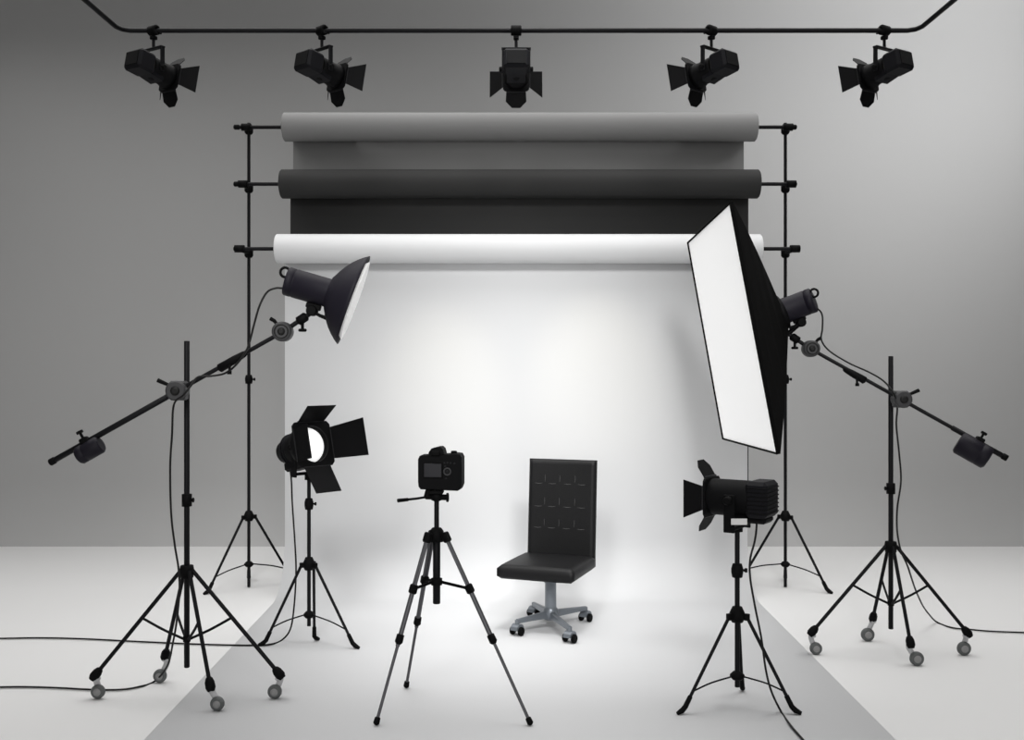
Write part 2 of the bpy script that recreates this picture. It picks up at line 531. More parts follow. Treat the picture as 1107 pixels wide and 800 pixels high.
# right spotlight: seen from the side, facing left and slightly away
c0 = V((rx + .012, RD, zat(539, RD)))
root = thing('barn_door_spotlight', 'black spotlight with ribbed rear housing seen from the side, right of the chair', 'spotlight', V((rx, RD, zat(573, RD))))
T = head_frame(c0, math.radians(56), 0)
side = T.to_3x3() @ V((1, 0, 0))
MB().cyl((rx, RD, zat(575, RD)), (rx, RD, zat(569, RD)), .022, seg=16).build('spigot', 'knob', root)
yoke_below(rx, RD, zat(571, RD), c0.z, side, .084, root, .028)
MB().box(P(799, 564.5, RD - .105), (.062, .003, .024), bev=.001).build('label_plate', 'white_label', root)
hb = MB(T); hb.box((0, -.088, .004), (.145, .088, .142), bev=.014); hb = hb.build('housing', 'housing', root)
for s in (1, -1):
    for k in range(7):
        if s > 0: continue
        z_ = .050 - k * .016
        MB(T).tube([(-.0735, -.056, z_), (-.0735, -.122, z_), (-.061, -.1335, z_), (.061, -.1335, z_), (.0735, -.122, z_), (.0735, -.056, z_)], .0028, 6).build('cooling_fin', 'plastic', hb)
MB(T).lathe((0, -.022, 0), (0, 1, 0), [(-.03, .069), (-.018, .072), (.137, .072)], 32).build('barrel', 'plastic', root)
MB(T).box((0, -.05, -.075), (.10, .14, .03), bev=.01).build('ballast_box', 'plastic', root)
plate(T, .077, .066, .121, .010).build('bezel', 'plastic', root)
MB(T).lathe((0, .112, 0), (0, 1, 0), [(0, .066), (.008, .060), (.014, .04), (.018, .002)], 24).build('lens', 'darklens', root)
for sd, a, ln in ((0, 58, .076), (1, 46, .078), (2, 62, .070), (3, 46, .078)):
    if sd % 2: barn_door(T, sd, .079, ln, math.radians(a), .096, .150, .127, root)
    else: barn_door(T, sd, .079, ln, math.radians(a), .112, .116, .127, root, ch=.38)


# ------------------------------------------------------------------ boom stands
def caster_leg(root, hub, cap, wheel, r, R, sg):
    """leg from hub to cap, rubber cap, pale fork and wheel standing on the floor"""
    lg = MB().tube([hub, cap], r, 12).build('leg', 'metal', root)
    ax = (cap - hub).normalized()
    MB().lathe(cap - ax * .028, ax, [(0, r), (.006, r * 1.7), (.02, r * 2.3), (.042, r * 2.4), (.056, r * 1.6)], 16).build('leg_cap', 'knob', lg)
    s = V((1, 0, 0))
    f = MB()
    for o in (.018,):
        off = V((0, o, 0))
        f.tube(spline([cap + V((0, 0, -.016)) + off * .8, cap.lerp(wheel, .45) + V((-sg * .010, 0, 0)) + off, wheel + V((-sg * .004, 0, .006)) + off], 5), [.0135] * 5 + [.0125] * 5 + [.010], 8)
    f.box(cap + V((0, .006, -.022)), (.024, .034, .014), bev=.004)
    f.build('caster_fork', 'fork', lg)
    w = MB().lathe(wheel + V((0, -.013, 0)), (0, 1, 0), [(0, R * .72), (.003, R * .9), (.008, R), (.018, R), (.023, R * .9), (.026, R * .72)], 28).build('caster_wheel', 'wheel', lg)
    MB().lathe(wheel + V((0, -.0165, 0)), (0, 1, 0), [(0, R * .25), (.001, R * .5), (.004, R * .55)], 20).build('wheel_hub', 'rim', lg)


def boom_stand(label, x, y, pt, pb, hub, casters, brace, ring_py, knob_py, rp, joint, dj, A, B, thick, cw, sleeve, tip, sgn):
    root = thing('boom_stand', label, 'boom stand', V((x, y, 0)), 'boom stands')
    MB().cyl((x, y, zat(pb, y)), (x, y, zat(pt, y)), rp, seg=18, bev=.002).build('pole', 'metal', root)
    hz = zat(hub, y)
    MB().lathe((x, y, hz - .03), (0, 0, 1), [(0, rp), (0.001, rp * 2.3), (.035, rp * 2.5), (.05, rp * 2.3), (.051, rp)], 20, cap=False).build('hub', 'knob', root)
    kz = zat(knob_py, y)
    k = MB().lathe((x, y, kz - .026), (0, 0, 1), [(0, rp), (.001, rp * 1.8), (.05, rp * 1.8), (.052, rp)], 18, cap=False).build('collar', 'knob', root)
    MB().cyl((x - sgn * rp, y, kz), (x - sgn * rp * 2.4, y, kz), rp * .45, seg=10).cyl((x - sgn * rp * 2.0, y, kz), (x - sgn * rp * 2.6, y, kz), rp * .9, seg=12, bev=.002).build('knob', 'knob', k)
    lowz = zat(ring_py, y)
    MB().lathe((x, y, lowz - .012), (0, 0, 1), [(0, rp), (.001, rp * 1.35), (.023, rp * 1.35), (.024, rp)], 18, cap=False).build('brace_hub', 'knob', root)
    for (cap, wc, R, sg) in casters:
        w = G(wc[0], wc[1] + R); rad = R * w.y / F
        w.z = rad
        cp = P(cap[0], cap[1], w.y)
        d = V((cp.x - x, cp.y - y, 0)).normalized()
        hp = V((x, y, hz)) + d * rp * 2.1
        caster_leg(root, hp, cp, w, .0082, rad, sg)
        m = hp.lerp(cp, .46)
        s0 = V((x, y, lowz)) + d * rp * 1.2
        MB().tube(spline([s0, s0.lerp(m, .5) + V((0, 0, -.004)), m], 5), .0055, 8).build('brace', 'metal', root)
    # boom arm
    ax = (B - A).normalized()
    MB().cyl(A, B, .0088, seg=14).build('boom_arm', 'metal', root)
    MB().cyl(A - ax * .01, A + ax * thick, .0118, seg=16, bev=.002).build('boom_tube', 'metal', root)
    MB().cyl(A - ax * .014, A + ax * .012, .0145, seg=16, bev=.003).build('end_cap', 'knob', root)
    # main swivel clamp
    J = joint
    c = MB()
    c.lathe(J + V((0, -.04, 0)), (0, 1, 0), [(0, .034), (.004, .040), (.03, .040), (.034, .036), (.075, .036)], 28)
    c.box(J + V((sgn * -.002, .0, 0)), (.066, .052, .078), bev=.008)
    c = c.build('swivel_clamp', 'joint', root)
    MB().lathe(J + V((0, -.047, 0)), (0, 1, 0), [(0, .010), (.002, .018), (.008, .019)], 18).build('dial', 'dial', c)
    MB().tube([J + V((sgn * .02, -.02, .018)), J + V((sgn * .045, -.03, .03)), J + V((sgn * .072, -.03, .042))], [.006, .008, .009], 10).build('lever', 'knob', c)
    # counterweight
    q = MB()
    C = cw[0]; L = cw[1]; R = cw[2]
    q = q.lathe(C - ax * L / 2, ax, [(0, R * .82), (.008, R), (L * .3, R), (L * .31, R * .96), (L * .33, R), (L - .008, R), (L, R * .82)], 24).build('counterweight', 'flash', root)
    up = (ax.cross(V((0, 1, 0)))); up = up if up.z > 0 else -up
    MB().box(C + up * (R + .004), (.034, .03, .03), X=ax, Y=(0, 1, 0), Z=up, bev=.004).cyl(C + up * (R + .0), C + up * (R + .050), .006, seg=8).cyl(C + up * (R + .040), C + up * (R + .050), .014, seg=12).build('weight_clamp', 'knob', q)
    # grip sleeve
    S0, S1 = sleeve
    MB().lathe(S0, S1 - S0, [(0, .0095), (.006, .018), ((S1 - S0).length * .6, .0165), ((S1 - S0).length - .01, .013), ((S1 - S0).length, .0095)], 16).build('sleeve', 'knob', root)
    m = S0.lerp(S1, .45)
    MB().cyl(m + V((0, -.015, -.01)), m + V((0, -.02, -.045)), .0055, seg=8).cyl(m + V((0, -.02, -.036)), m + V((0, -.02, -.05)), .009, seg=10).build('sleeve_knob', 'knob', root)
    # tip swivel
    t = MB()
    t.lathe(B + V((0, -.034, 0)), (0, 1, 0), [(0, .032), (.004, .039), (.012, .040), (.05, .040), (.06, .034)], 28)
    t = t.build('tip_swivel', 'joint', root)
    MB().lathe(B + V((0, -.041, 0)), (0, 1, 0), [(0, .008), (.002, .014), (.008, .016)], 18).build('dial', 'dial', t)
    MB().ring(B + V((0, -.035, 0)), (0, 1, 0), .027, .003, 24, 6).build('dial_ring', 'dial', t)
    MB().tube([B + V((sgn * .018, -.01, .025)), B + V((sgn * .032, -.014, .043)), B + V((sgn * .048, -.014, .052))], [.006, .008, .008], 10).build('lever', 'knob', t)
    # neck arm to the lamp mount
    ta = tip
    MB().tube([B + (ta - B).normalized() * .03, B.lerp(ta, .6), ta], .0095, 10).build('neck_arm', 'metal', root)
    n = B.lerp(ta, .70)
    k = MB().lathe(n - (ta - B).normalized() * .024, ta - B, [(0, .012), (.004, .019), (.04, .019), (.046, .012)], 14).build('neck_clamp', 'knob', root)
    MB().cyl(n, n + V((0, -.0, -.052)), .0065, seg=8).cyl(n + V((0, 0, -.040)), n + V((0, 0, -.052)), .017, seg=12, bev=.003).build('knob', 'knob', k)
    return root


BL = 4.12; bx = xat(202, BL)
yb = BL - .045
A = P(57, 499, yb); Bt = P(306, 359, yb - .0)
J = P(194, 425, yb); J = A + (Bt - A) * ((J - A).dot(Bt - A) / (Bt - A).length_squared)
tipL = P(336, 339, yb)
cwc = P(97, 487, yb - .004)
boom_stand('large black boom stand on casters at the left, its arm rising to the dish light', bx, BL, 369, 722, 617,
           [((104, 729), (106, 748), 7.6, 1), ((179, 708), (173, 731), 7.2, -1), ((227, 740), (235, 761), 7.6, 1), ((301, 728), (297, 748), 7.6, -1)],
           None, 691, 541, .0112, J, 0, A, Bt, (J - A).length, (cwc, .105, .037), (P(236, 399.5, yb), P(266, 382, yb)), tipL, -1)

BR = 4.76; bx2 = xat(963, BR)
yA, yB = BR - .11, BR + .12
A2 = P(1086, 494, yA - .04); B2 = P(876, 377, 4.93)
t_ = None
J2 = A2.lerp(B2, .56)
# put the clamp where the arm passes the pole
for k in range(100):
    q = A2.lerp(B2, k / 100)
    if (q.x - xat(971, q.y)) < 0: J2 = q; break
shift = (BR - .047) - J2.y
A2.y += shift; B2.y += shift; J2.y += shift
A2 = P(1086, 494, A2.y); B2 = P(876, 377, B2.y)
J2 = A2 + (B2 - A2) * ((J2 - A2).dot(B2 - A2) / (B2 - A2).length_squared)
tip2 = P(852, 361, B2.y + .02)
boom_stand('large black boom stand on casters at the right, its arm rising to the softbox', bx2, BR, 385, 680, 590,
           [((879, 682), (882, 701), 6.6, 1), ((944, 667), (938, 686), 7.2, -1), ((984, 694), (991, 712), 7.6, 1), ((1045, 683), (1042, 701), 7.4, -1)],
           None, 652, 528, .0112, J2, 0, A2, B2, (J2 - A2).length * .5, (P(1052, 487, A2.y + .035), .145, .052), (P(936, 412, J2.y + .035), P(912, 398.5, J2.y + .09)), tip2, 1)


# ------------------------------------------------------------------ flash heads
def flash_head(name, label, rear, front, R, mount, hand_up, sgn):
    root = thing(name, label, 'studio light', mount)
    ax = (front - rear).normalized(); L = (front - rear).length
    MB().lathe(rear, ax, [(0, R * .55), (.001, R * .93), (.006, R), (.03, R), (.031, R * .97), (.036, R * .97), (.037, R), (L * .8, R), (L * .82, R * 1.04), (L, R * 1.04)], 32).build('body', 'flash', root)
    u = ax.cross(V((0, 1, 0))); u = u if u.z > 0 else -u
    # carrying handle behind the body
    hc = rear + u * R * .55 - ax * .012
    MB().ring(hc, V((0, 1, 0)), .019, .0055, 20, 8).build('handle', 'knob', root)
    # tilt bracket
    bk = MB()
    bb = rear + ax * L * .62 - u * R
    bk.box(bb - u * .010, (.06, .035, .024), X=ax, Y=ax.cross(u), Z=u, bev=.004)
    bk.lathe(bb - u * .028 + V((0, -.026, 0)), (0, 1, 0), [(0, .018), (.004, .022), (.044, .022), (.05, .018)], 18)
    bk.tube([bb - u * .028, mount], [.013, .011], 10)
    bk.build('tilt_bracket', 'knob', root)
    MB().tube([bb - u * .03 + V((0, -.01, 0)), bb - u * .05 + V((-sgn * .04, -.02, 0)), bb - u * .056 + V((-sgn * .068, -.02, -.004))], [.006, .007, .0085], 10).build('tilt_lever', 'knob', root)
    return root, ax, u


rearL = P(309, 304, yb); frontL = rearL + V((math.cos(math.radians(16)), .08, -math.sin(math.radians(16)))).normalized() * .215
dl, ax, u = flash_head('studio_strobe', 'dark strobe light with a round dish reflector on the left boom', rearL, frontL, .058, tipL, True, -1)
dax = V((.93, .105, -.345)).normalized()
rimc = P(382.5, 325, yb + .02)
neck = rimc - dax * .118
pr = [(.010, .058), (.016, .068), (.026, .088), (.043, .116), (.060, .139), (.078, .158), (.100, .177), (.118, .189), (.118, .185), (.10, .172), (.078, .153), (.06, .134), (.043, .11)]
MB().lathe(neck, dax, pr, 48, cap=False).build('dish_reflector', 'flash', dl)
MB().lathe(neck + dax * .03, dax, [(.03, .07), (.05, .11), (.080, .152), (.094, .166), (.097, .15), (.099, .08), (.100, .004)], 48).build('diffuser_sock', 'dish_in', dl)

# softbox
TR = P(792, 219, 4.55); BRt = P(843, 490, 4.50); TLf = P(746, 262, 5.32); BLf = P(784, 474, 5.27)
TR, BRt, TLf, BLf = [p.copy() for p in (TR, BRt, TLf, BLf)]
B2h = B2.y
apex = P(846, 337, B2h + .04)
rear2 = P(880, 324, B2h - .03)
sl, ax2, u2 = flash_head('studio_strobe', 'dark strobe light with a big rectangular softbox on the right boom', rear2, apex, .060, tip2, True, 1)
sb = MB()
ctr = (TR + BRt + TLf + BLf) / 4
corner = [TLf, TR, BRt, BLf]
nrm = (TR - TLf).cross(BLf - TLf).normalized()
if nrm.dot(apex - ctr) > 0: nrm = -nrm     # nrm points to the lit side
back = []
a2 = (apex - ctr).normalized()
for c in corner:
    e = (c - ctr); e = e - a2 * e.dot(a2); back.append(apex + e.normalized() * .075 - a2 * .01)
rings = [corner]
for t, bulge in ((.25, .045), (.5, .06), (.75, .045)):
    rings.append([c.lerp(bk, t) + ((c - ctr).normalized()) * bulge * .2 for c, bk in zip(corner, back)])
rings.append(back)
vs = []; fs = []
lipo = [c + nrm * .014 for c in corner]
rings = [[c + (ctr - c).normalized() * .0 for c in lipo]] + rings
for rg in rings: vs += rg
for i in range(len(rings) - 1):
    for k in range(4): fs.append((4 * i + k, 4 * i + (k + 1) % 4, 4 * i + 4 + (k + 1) % 4, 4 * i + 4 + k))
sb.add(vs, fs, False)
o = sb.build('softbox', 'fabric', sl)
so = o.modifiers.new('t', 'SOLIDIFY'); so.thickness = .004; so.offset = 1
MB().lathe(apex - a2 * .03, a2, [(0, .078), (.004, .085), (.03, .085), (.034, .07)], 24).build('speed_ring', 'plastic', sl)
cs = [c + (ctr - c).normalized() * .005 + nrm * .009 for c in corner]
df = MB(); N = 10; vs = []; fs = []
for i in range(N + 1):
    for j in range(N + 1):
        a, b_ = i / N, j / N
        p = (cs[0].lerp(cs[1], a)).lerp(cs[3].lerp(cs[2], a), b_)
        vs.append(p + nrm * .012 * math.sin(PI * a) * math.sin(PI * b_))
for i in range(N):
    for j in range(N):
        q = i * (N + 1) + j; fs.append((q, q + 1, q + N + 2, q + N + 1))
df.add(vs, fs, True); df.build('diffuser', 'diffuser', o)
fr = MB()
lp = [c + nrm * .013 for c in corner]
for k in range(4): fr.tube([lp[k], lp[(k + 1) % 4]], .0042, 8)
fr.build('rim_binding', 'fabric', o)

# ------------------------------------------------------------------ camera tripod
TD = 3.95; tx = xat(472, TD)
root = thing('camera_tripod', 'grey and black camera tripod with a pan handle standing in the middle', 'tripod', V((tx, TD, 0)))
MB().cyl((tx, TD, zat(653, TD)), (tx, TD, zat(578, TD)), .0145, seg=16, bev=.002).build('centre_tube', 'metal', root)
MB().cyl((tx, TD, zat(578, TD)), (tx, TD, zat(541, TD)), .0095, seg=16).build('centre_column', 'metal', root)
hz = zat(578, TD)
MB().lathe((tx, TD, hz - .03), (0, 0, 1), [(0, .015), (.002, .028), (.03, .031), (.045, .026), (.055, .018), (.057, .010)], 20).build('shoulder', 'knob', root)
bh = zat(629, TD)
MB().lathe((tx, TD, bh - .014), (0, 0, 1), [(0, .0148), (.001, .022), (.026, .022), (.027, .0148)], 18, cap=False).build('brace_hub', 'knob', root)
for (f, kn, lc) in ((G(406, 785), (447, 638), .70), (G(574, 785), (508, 634), .68), (G(439, 744), (459, 630), .70)):
    d = V((f.x - tx, f.y - TD, 0)).normalized()
    a = V((tx, TD, hz - .005)) + d * .040
    e = f + V((0, 0, .012)) - d * .004
    axl = (e - a).normalized(); Ln = (e - a).length
    sd = axl.cross(V((0, 1, 0))).normalized()
    s2 = axl.cross(d.cross(V((0, 0, 1)))).normalized()
    tang = d.cross(V((0, 0, 1))).normalized()
    kf = .29
    lg = MB()
    lg.tube([a + tang * .006, a.lerp(e, kf) + tang * .006], .0058, 8)
    lg.tube([a - tang * .006, a.lerp(e, kf) - tang * .006], .0058, 8)
    lg.tube([a.lerp(e, kf), a.lerp(e, lc - .10)], .0085, 10)
    lg.tube([a.lerp(e, kf), a.lerp(e, .56)], .0095, 10)
    lg.tube([a.lerp(e, .5), e], .0062, 10)
    lg = lg.build('leg', 'tube', root)
    MB().box(a + axl * .004, (.034, .024, .040), X=tang, Y=axl.cross(tang), Z=axl, bev=.005).build('leg_joint', 'knob', lg)
    k = a.lerp(e, kf)
    MB().box(k, (.030, .026, .036), X=tang, Y=axl.cross(tang), Z=axl, bev=.005).build('brace_joint', 'knob', lg)
    k2 = a.lerp(e, .56)
    MB().lathe(k2 - axl * .018, axl, [(0, .010), (.002, .0145), (.030, .0155), (.038, .009)], 14).build('leg_lock', 'knob', lg)
    MB().lathe(e - axl * .02, axl, [(0, .007), (.004, .011), (.024, .012), (.030, .006)], 14).build('rubber_foot', 'knob', lg)
    MB().tube([V((tx, TD, bh)) + d * .018, k], .0060, 8).build('brace', 'knob', root)
# pan head
pz = zat(541, TD)
MB().lathe((tx, TD, pz - .004), (0, 0, 1), [(0, .012), (.004, .021), (.026, .023), (.032, .015)], 18).build('pan_base', 'knob', root)
MB().cyl((tx - .045, TD, pz + .014), (tx + .042, TD, pz + .010), .0115, seg=14, bev=.003).build('pan_barrel', 'knob', root)
MB().lathe((tx + .036, TD, pz + .010), (1, 0, 0), [(0, .008), (.002, .018), (.010, .018), (.012, .012)], 16).build('pan_knob', 'knob', root)
MB().tube([V((tx - .038, TD, pz + .01)), V((tx - .033, TD, pz + .035)), V((tx - .018, TD, pz + .046))], [.013, .012, .010], 10).build('tilt_arm', 'knob', root)
hd = MB()
hd.tube([V((tx - .035, TD, pz + .012)), P(450, 539.5, TD - .02), P(431, 541.5, TD - .06)], [.0045, .005, .005], 10)
hd = hd.build('pan_handle', 'metal', root)
MB().tube([P(441, 540.5, TD - .04), P(430, 541.7, TD - .062)], [.0068, .0075], 10).build('grip', 'knob', hd)
pt = zat(530.2, TD)
MB().box((tx - .001, TD, pt - .007), (.056, .06, .012), bev=.003).cyl((tx - .006, TD, pz + .03), (tx - .003, TD, pt - .010), .012, seg=12).build('mount_plate', 'knob', root)

# ------------------------------------------------------------------ camera
cxm = xat(476.5, TD); cz0 = pt; hh = (530 - 489.5) * TD / F
root = thing('dslr_camera', 'black digital camera seen from behind on top of the tripod', 'camera', V((cxm, TD, cz0)))
cc = V((cxm, TD, cz0 + hh / 2 + .002))
Wc = 47.5 * TD / F


def rounded_prism(b, pts, y0, y1, bev):
    """outline pts (x, z) extruded in y with bevelled rims"""
    n = len(pts); mx = sum(p[0] for p in pts) / n; mz = sum(p[1] for p in pts) / n
    vs = []
    for (y, k) in ((y0, 1 - bev * 10), (y0 + bev, 1), (y1 - bev, 1), (y1, 1 - bev * 10)):
        for (x, z) in pts: vs.append(V((mx + (x - mx) * k, y, mz + (z - mz) * k)))
    fs = [tuple(range(n)), tuple(range(3 * n, 4 * n))[::-1]]
    for i in range(3):
        for k in range(n): fs.append((i * n + k, i * n + (k + 1) % n, (i + 1) * n + (k + 1) % n, (i + 1) * n + k))
    b.add(vs, fs)
    return b


Tc = Matrix.Translation(cc) @ Matrix.Rotation(math.radians(-7), 4, 'Z')
w, h = Wc / 2, hh / 2
out = [(-w + .010, -h + .002), (-w + .002, -h + .012), (-w, -h + .03), (-w, h - .028), (-w + .006, h - .014), (-w + .016, h - .010), (w - .018, h - .003), (w - .007, h - .007), (w, h - .018), (w, -h + .018), (w - .005, -h + .004), (w - .015, -h - .002)]
bd = MB(Tc); rounded_prism(bd, out, -.026, .026, .0045)
bd.build('body', 'plastic', root)
gr = MB(Tc); rounded_prism(gr, [(w - .038, -h - .001), (w - .036, h - .010), (w - .03, h - .004), (w - .008, h - .006), (w - .001, h - .02), (w - .001, -h + .02), (w - .008, -h + .003)], .020, .058, .004)
gr.build('hand_grip', 'knob', root)
pm = MB(Tc); rounded_prism(pm, [(-w * .52, h - .014), (-w * .50, h + .000), (-w * .38, h + .015), (-w * .1, h + .0215), (w * .05, h + .022), (w * .16, h + .014), (w * .22, h - .006)], -.030, .034, .004)
pm = pm.build('viewfinder_hump', 'plastic', root)
MB(Tc).box((-w * .17, -.0325, h - .002), (.036, .008, .020), bev=.004).build('eyepiece', 'knob', pm)
MB(Tc).box((-w * .30, -.0275, .004), (.078, .004, .062), bev=.0015).build('screen_frame', 'knob', root)
MB(Tc).box((-w * .30, -.0302, .004), (.068, .002, .052), bev=.0008).build('screen', 'screen', root)
dl_ = MB(Tc).ring((w * .36, -.0275, .0), (0, 1, 0), .0130, .0030, 24, 8).build('control_ring', 'joint', root)
MB(Tc).cyl((w * .36, -.024, .0), (w * .36, -.030, .0), .0065, seg=16).build('centre_button', 'steel', dl_)
for i, (bx_, bz_) in enumerate(((.22, .033), (.36, .034), (.50, .033), (.68, .031), (.30, -.027), (.26, .020))):
    MB(Tc).cyl((w * bx_, -.024, bz_), (w * bx_, -.029, bz_), .0036, seg=12).build('button', 'steel', root)
MB(Tc).cyl((w * .62, -.006, h - .006), (w * .62, -.006, h + .006), .012, seg=20, bev=.002).build('mode_dial', 'knob', root)
MB(Tc).lathe((-.008, .02, -.004), (0, 1, 0), [(0, .036), (.02, .037), (.021, .034), (.07, .034), (.071, .037), (.105, .037), (.106, .031), (.098, .028)], 32).build('camera_lens', 'plastic', root)

# ------------------------------------------------------------------ office chair
FL = V((-.077, 5.14, 0)); FRt = V((.302, 5.0, 0))
ux = (FRt - FL).normalized(); vy = V((-ux.y, ux.x, 0)); SW, SD = (FRt - FL).length, .405
zs = .342; th = .070
sc = FL + ux * SW / 2 + vy * SD / 2
root = thing('office_chair', 'black leather swivel chair with tufted back on a steel caster base', 'chair', V((sc.x, sc.y, 0)))


def cushion(c, X, Y, Z, sx, sy, sz, nx, ny, puff, bev, curve=0.0):
    """rounded slab, top side Z puffed; nx, ny grid"""
    b = MB(); vs = []; fs = []
    def pt(i, j, top):
        a = i / nx * 2 - 1; e = j / ny * 2 - 1
        def sq(t): return math.copysign(1 - (1 - abs(t)) ** 1.6, t)
        x = a * sx / 2; y = e * sy / 2
        ed = min(1, (1 - abs(a)) * sx / 2 / bev, 1e9); ed2 = min(1, (1 - abs(e)) * sy / 2 / bev)
        k = math.sqrt(max(0, 1 - (1 - ed) ** 2)) * math.sqrt(max(0, 1 - (1 - ed2) ** 2))
        z = (sz / 2 - bev) + bev * k + (puff * (1 - a * a) * (1 - e * e) if top else 0)
        return c + X * x + Y * y + Z * ((z if top else -z) + curve * (1 - a * a))
    for top in (1, 0):
        for j in range(ny + 1):
            for i in range(nx + 1): vs.append(pt(i, j, top))
    m = (nx + 1) * (ny + 1)
    for j in range(ny):
        for i in range(nx):
            q = j * (nx + 1) + i
            fs.append((q, q + 1, q + nx + 2, q + nx + 1)); fs.append((m + q, m + q + nx + 1, m + q + nx + 2, m + q + 1))
    rim = [i for i in range(nx)] + [(nx) + k * (nx + 1) for k in range(ny)] + [ny * (nx + 1) + nx - i for i in range(nx)] + [(ny - k) * (nx + 1) for k in range(ny)]
    for k in range(len(rim)):
        a, e = rim[k], rim[(k + 1) % len(rim)]
        fs.append((a, e, m + e, m + a))
    b.add(vs, fs, True); return b


UP = V((0, 0, 1))
cushion(sc + UP * (zs - th / 2 - .004), ux, vy, UP, SW, SD, th, 22, 22, .008, .016).build('seat', 'leather', root)
lean = math.radians(4)
BZ = (UP * math.cos(lean) + vy * math.sin(lean)).normalized(); BN = -(vy * math.cos(lean) - UP * math.sin(lean)).normalized()
BW = .375; BT = .052; z0 = .285; z1 = .842; BH = z1 - z0
bc = FL + ux * (SW / 2 + .006) + vy * (SD + BT / 2 - .012) + UP * z0 + BZ * BH / 2
bk = cushion(bc, ux, BZ, BN, BW, BH, BT, 30, 40, .006, .014, curve=-.010)
# tufting: press grooves into the front face around a 4 x 4 grid of pads
rows = [.315, .535, .745]; cols_ = [.24, .47, .70]
vv = bk.v; nx, ny = 30, 40
bk = bk.build('backrest', 'leather', root)
st = []
def front(a, e, off):
    A_ = a * 2 - 1; E_ = e * 2 - 1
    return bc + ux * (A_ * BW / 2) + BZ * (E_ * BH / 2) + BN * (BT / 2 + .006 * (1 - A_ * A_) * (1 - E_ * E_) - .010 * (1 - A_ * A_) + off)
hl = [(.155, 0), (.36, 0), (.585, 0), (.80, 0)]
for rz in (.34, .545, .765):
    for (a, _) in hl:
        MB().tube([front(a - .055, rz, -.0005), front(a, rz - .004, .0012), front(a + .055, rz, -.0005)], [.0008, .0016, .0008], 6).build('seam', 'stitch', bk)
    for a in (.25, .47, .70):
        MB().tube([front(a, rz + .015, -.0005), front(a + .004, rz + .05, .0010), front(a, rz + .085, -.0005)], [.0008, .0014, .0008], 6).build('seam', 'stitch', bk)
pc = V((xat(597, 5.2), 5.2, 0)); pc = V((.198, 5.215, 0))
MB().box(pc + UP * (zs - th - .012), (.17, .17, .014), X=ux, Y=vy, bev=.004).build('seat_plate', 'knob', root)
MB().lathe(pc + UP * .06, UP, [(0, .030), (.02, .030), (.10, .029), (.175, .029), (.176, .034), (.198, .034)], 24).build('gas_column', 'chrome', root)
MB().lathe(pc + UP * .045, UP, [(0, .025), (.006, .040), (.05, .040), (.062, .032)], 24).build('base_hub', 'chrome', root)
for (cx_, cy_) in ((559, 687), (616, 695), (633, 672), (577, 667)):
    g = G(cx_, cy_); R = .022
    d = (g - pc); d.z = 0; dn = d.normalized()
    end = V((g.x, g.y, .070))
    tg_ = dn.cross(UP)
    lg = MB(); s0 = pc + UP * .076 + dn * .03
    vs = []
    for (c, w2, h2) in ((s0, .018, .017), (s0.lerp(end, .5), .014, .013), (end - dn * .0, .012, .010)):
        for (a, e) in ((-1, -1), (-.8, .6), (-.4, 1), (.4, 1), (.8, .6), (1, -1)): vs.append(c + tg_ * (a * w2) + UP * (e * h2))
    fs = [tuple(range(6)), tuple(range(12, 18))[::-1]]
    for i in range(2):
        for k in range(6): fs.append((i * 6 + k, i * 6 + (k + 1) % 6, (i + 1) * 6 + (k + 1) % 6, (i + 1) * 6 + k))
    lg.add(vs, fs); lg = lg.build('base_arm', 'chrome', root)
    t2 = V((.8, -.6, 0)).normalized()
    cw = V((g.x, g.y, R))
    ho = MB(); pts = []
    hn = V((t2.y, -t2.x, 0))
    arc = [cw + hn * (.030 * math.cos(a)) + UP * (.006 + .030 * math.sin(a)) for a in [PI * k / 10 for k in range(11)]]
    ho.slab([p + t2 * .021 for p in arc], .042, n=t2)
    ho.cyl(end - UP * .022, end + UP * .006, .011, seg=12)
    ho.build('caster_hood', 'chrome', lg)
    for s in (-1, 1):
        MB().lathe(cw + t2 * (s * .0255) - t2 * .0085, t2, [(0, R * .7), (.002, R * .95), (.004, R), (.013, R), (.015, R * .95), (.017, R * .7)], 20).build('caster_wheel', 'knob', lg)


# ------------------------------------------------------------------ cables
def cable(label, pts, r=.0042):
    b = MB().tube(spline(pts, 8), r, 8)
    o = b.build('power_cable', 'cable')
    tag(o, label, 'cable', 'power cables')


CR = .0042
fl = lambda x, y: G(x, y, CR + .001)
cable('cable from the left barn door spotlight, trailing along the floor to the left edge',
      [P(313, 503, LD + .03), P(315, 520, LD + .03), P(316, 545, LD + .03), P(319, 590, LD + .02), P(320, 620, LD), P(318, 655, LD + .01), P(314, 680, LD + .03), fl(305, 692), fl(292, 697), fl(270, 698), fl(220, 697), fl(150, 694), fl(90, 691), fl(40, 690), fl(-20, 691)])
yh = yb - .03
cable('black cable from the dish strobe along the left boom arm and down to the floor',
      [P(305, 312, yb), P(298, 312, yb), P(289, 316, yb - .01), P(281, 330, yh), P(275, 350, yh), P(271, 366, yh), P(266, 380, yh - .01), P(255, 395, yh - .01), P(243, 404, yh), P(228, 407, yh), P(214, 408, yh - .01), P(206, 418, yb - .07), P(198, 428, yb - .075), P(188, 438, yb - .03), P(186, 470, yb), P(184, 505, yb + .01), P(185, 555, yb + .02), P(189, 590, yb + .03),
       P(193, 615, BL - .06), P(194, 640, BL - .05), P(191, 672, BL + .0), P(187, 695, BL + .04), P(181, 720, BL + .12), fl(167, 737), fl(150, 743), fl(130, 746), fl(100, 746), fl(60, 744), fl(20, 743), fl(-30, 744)])
y2 = B2.y
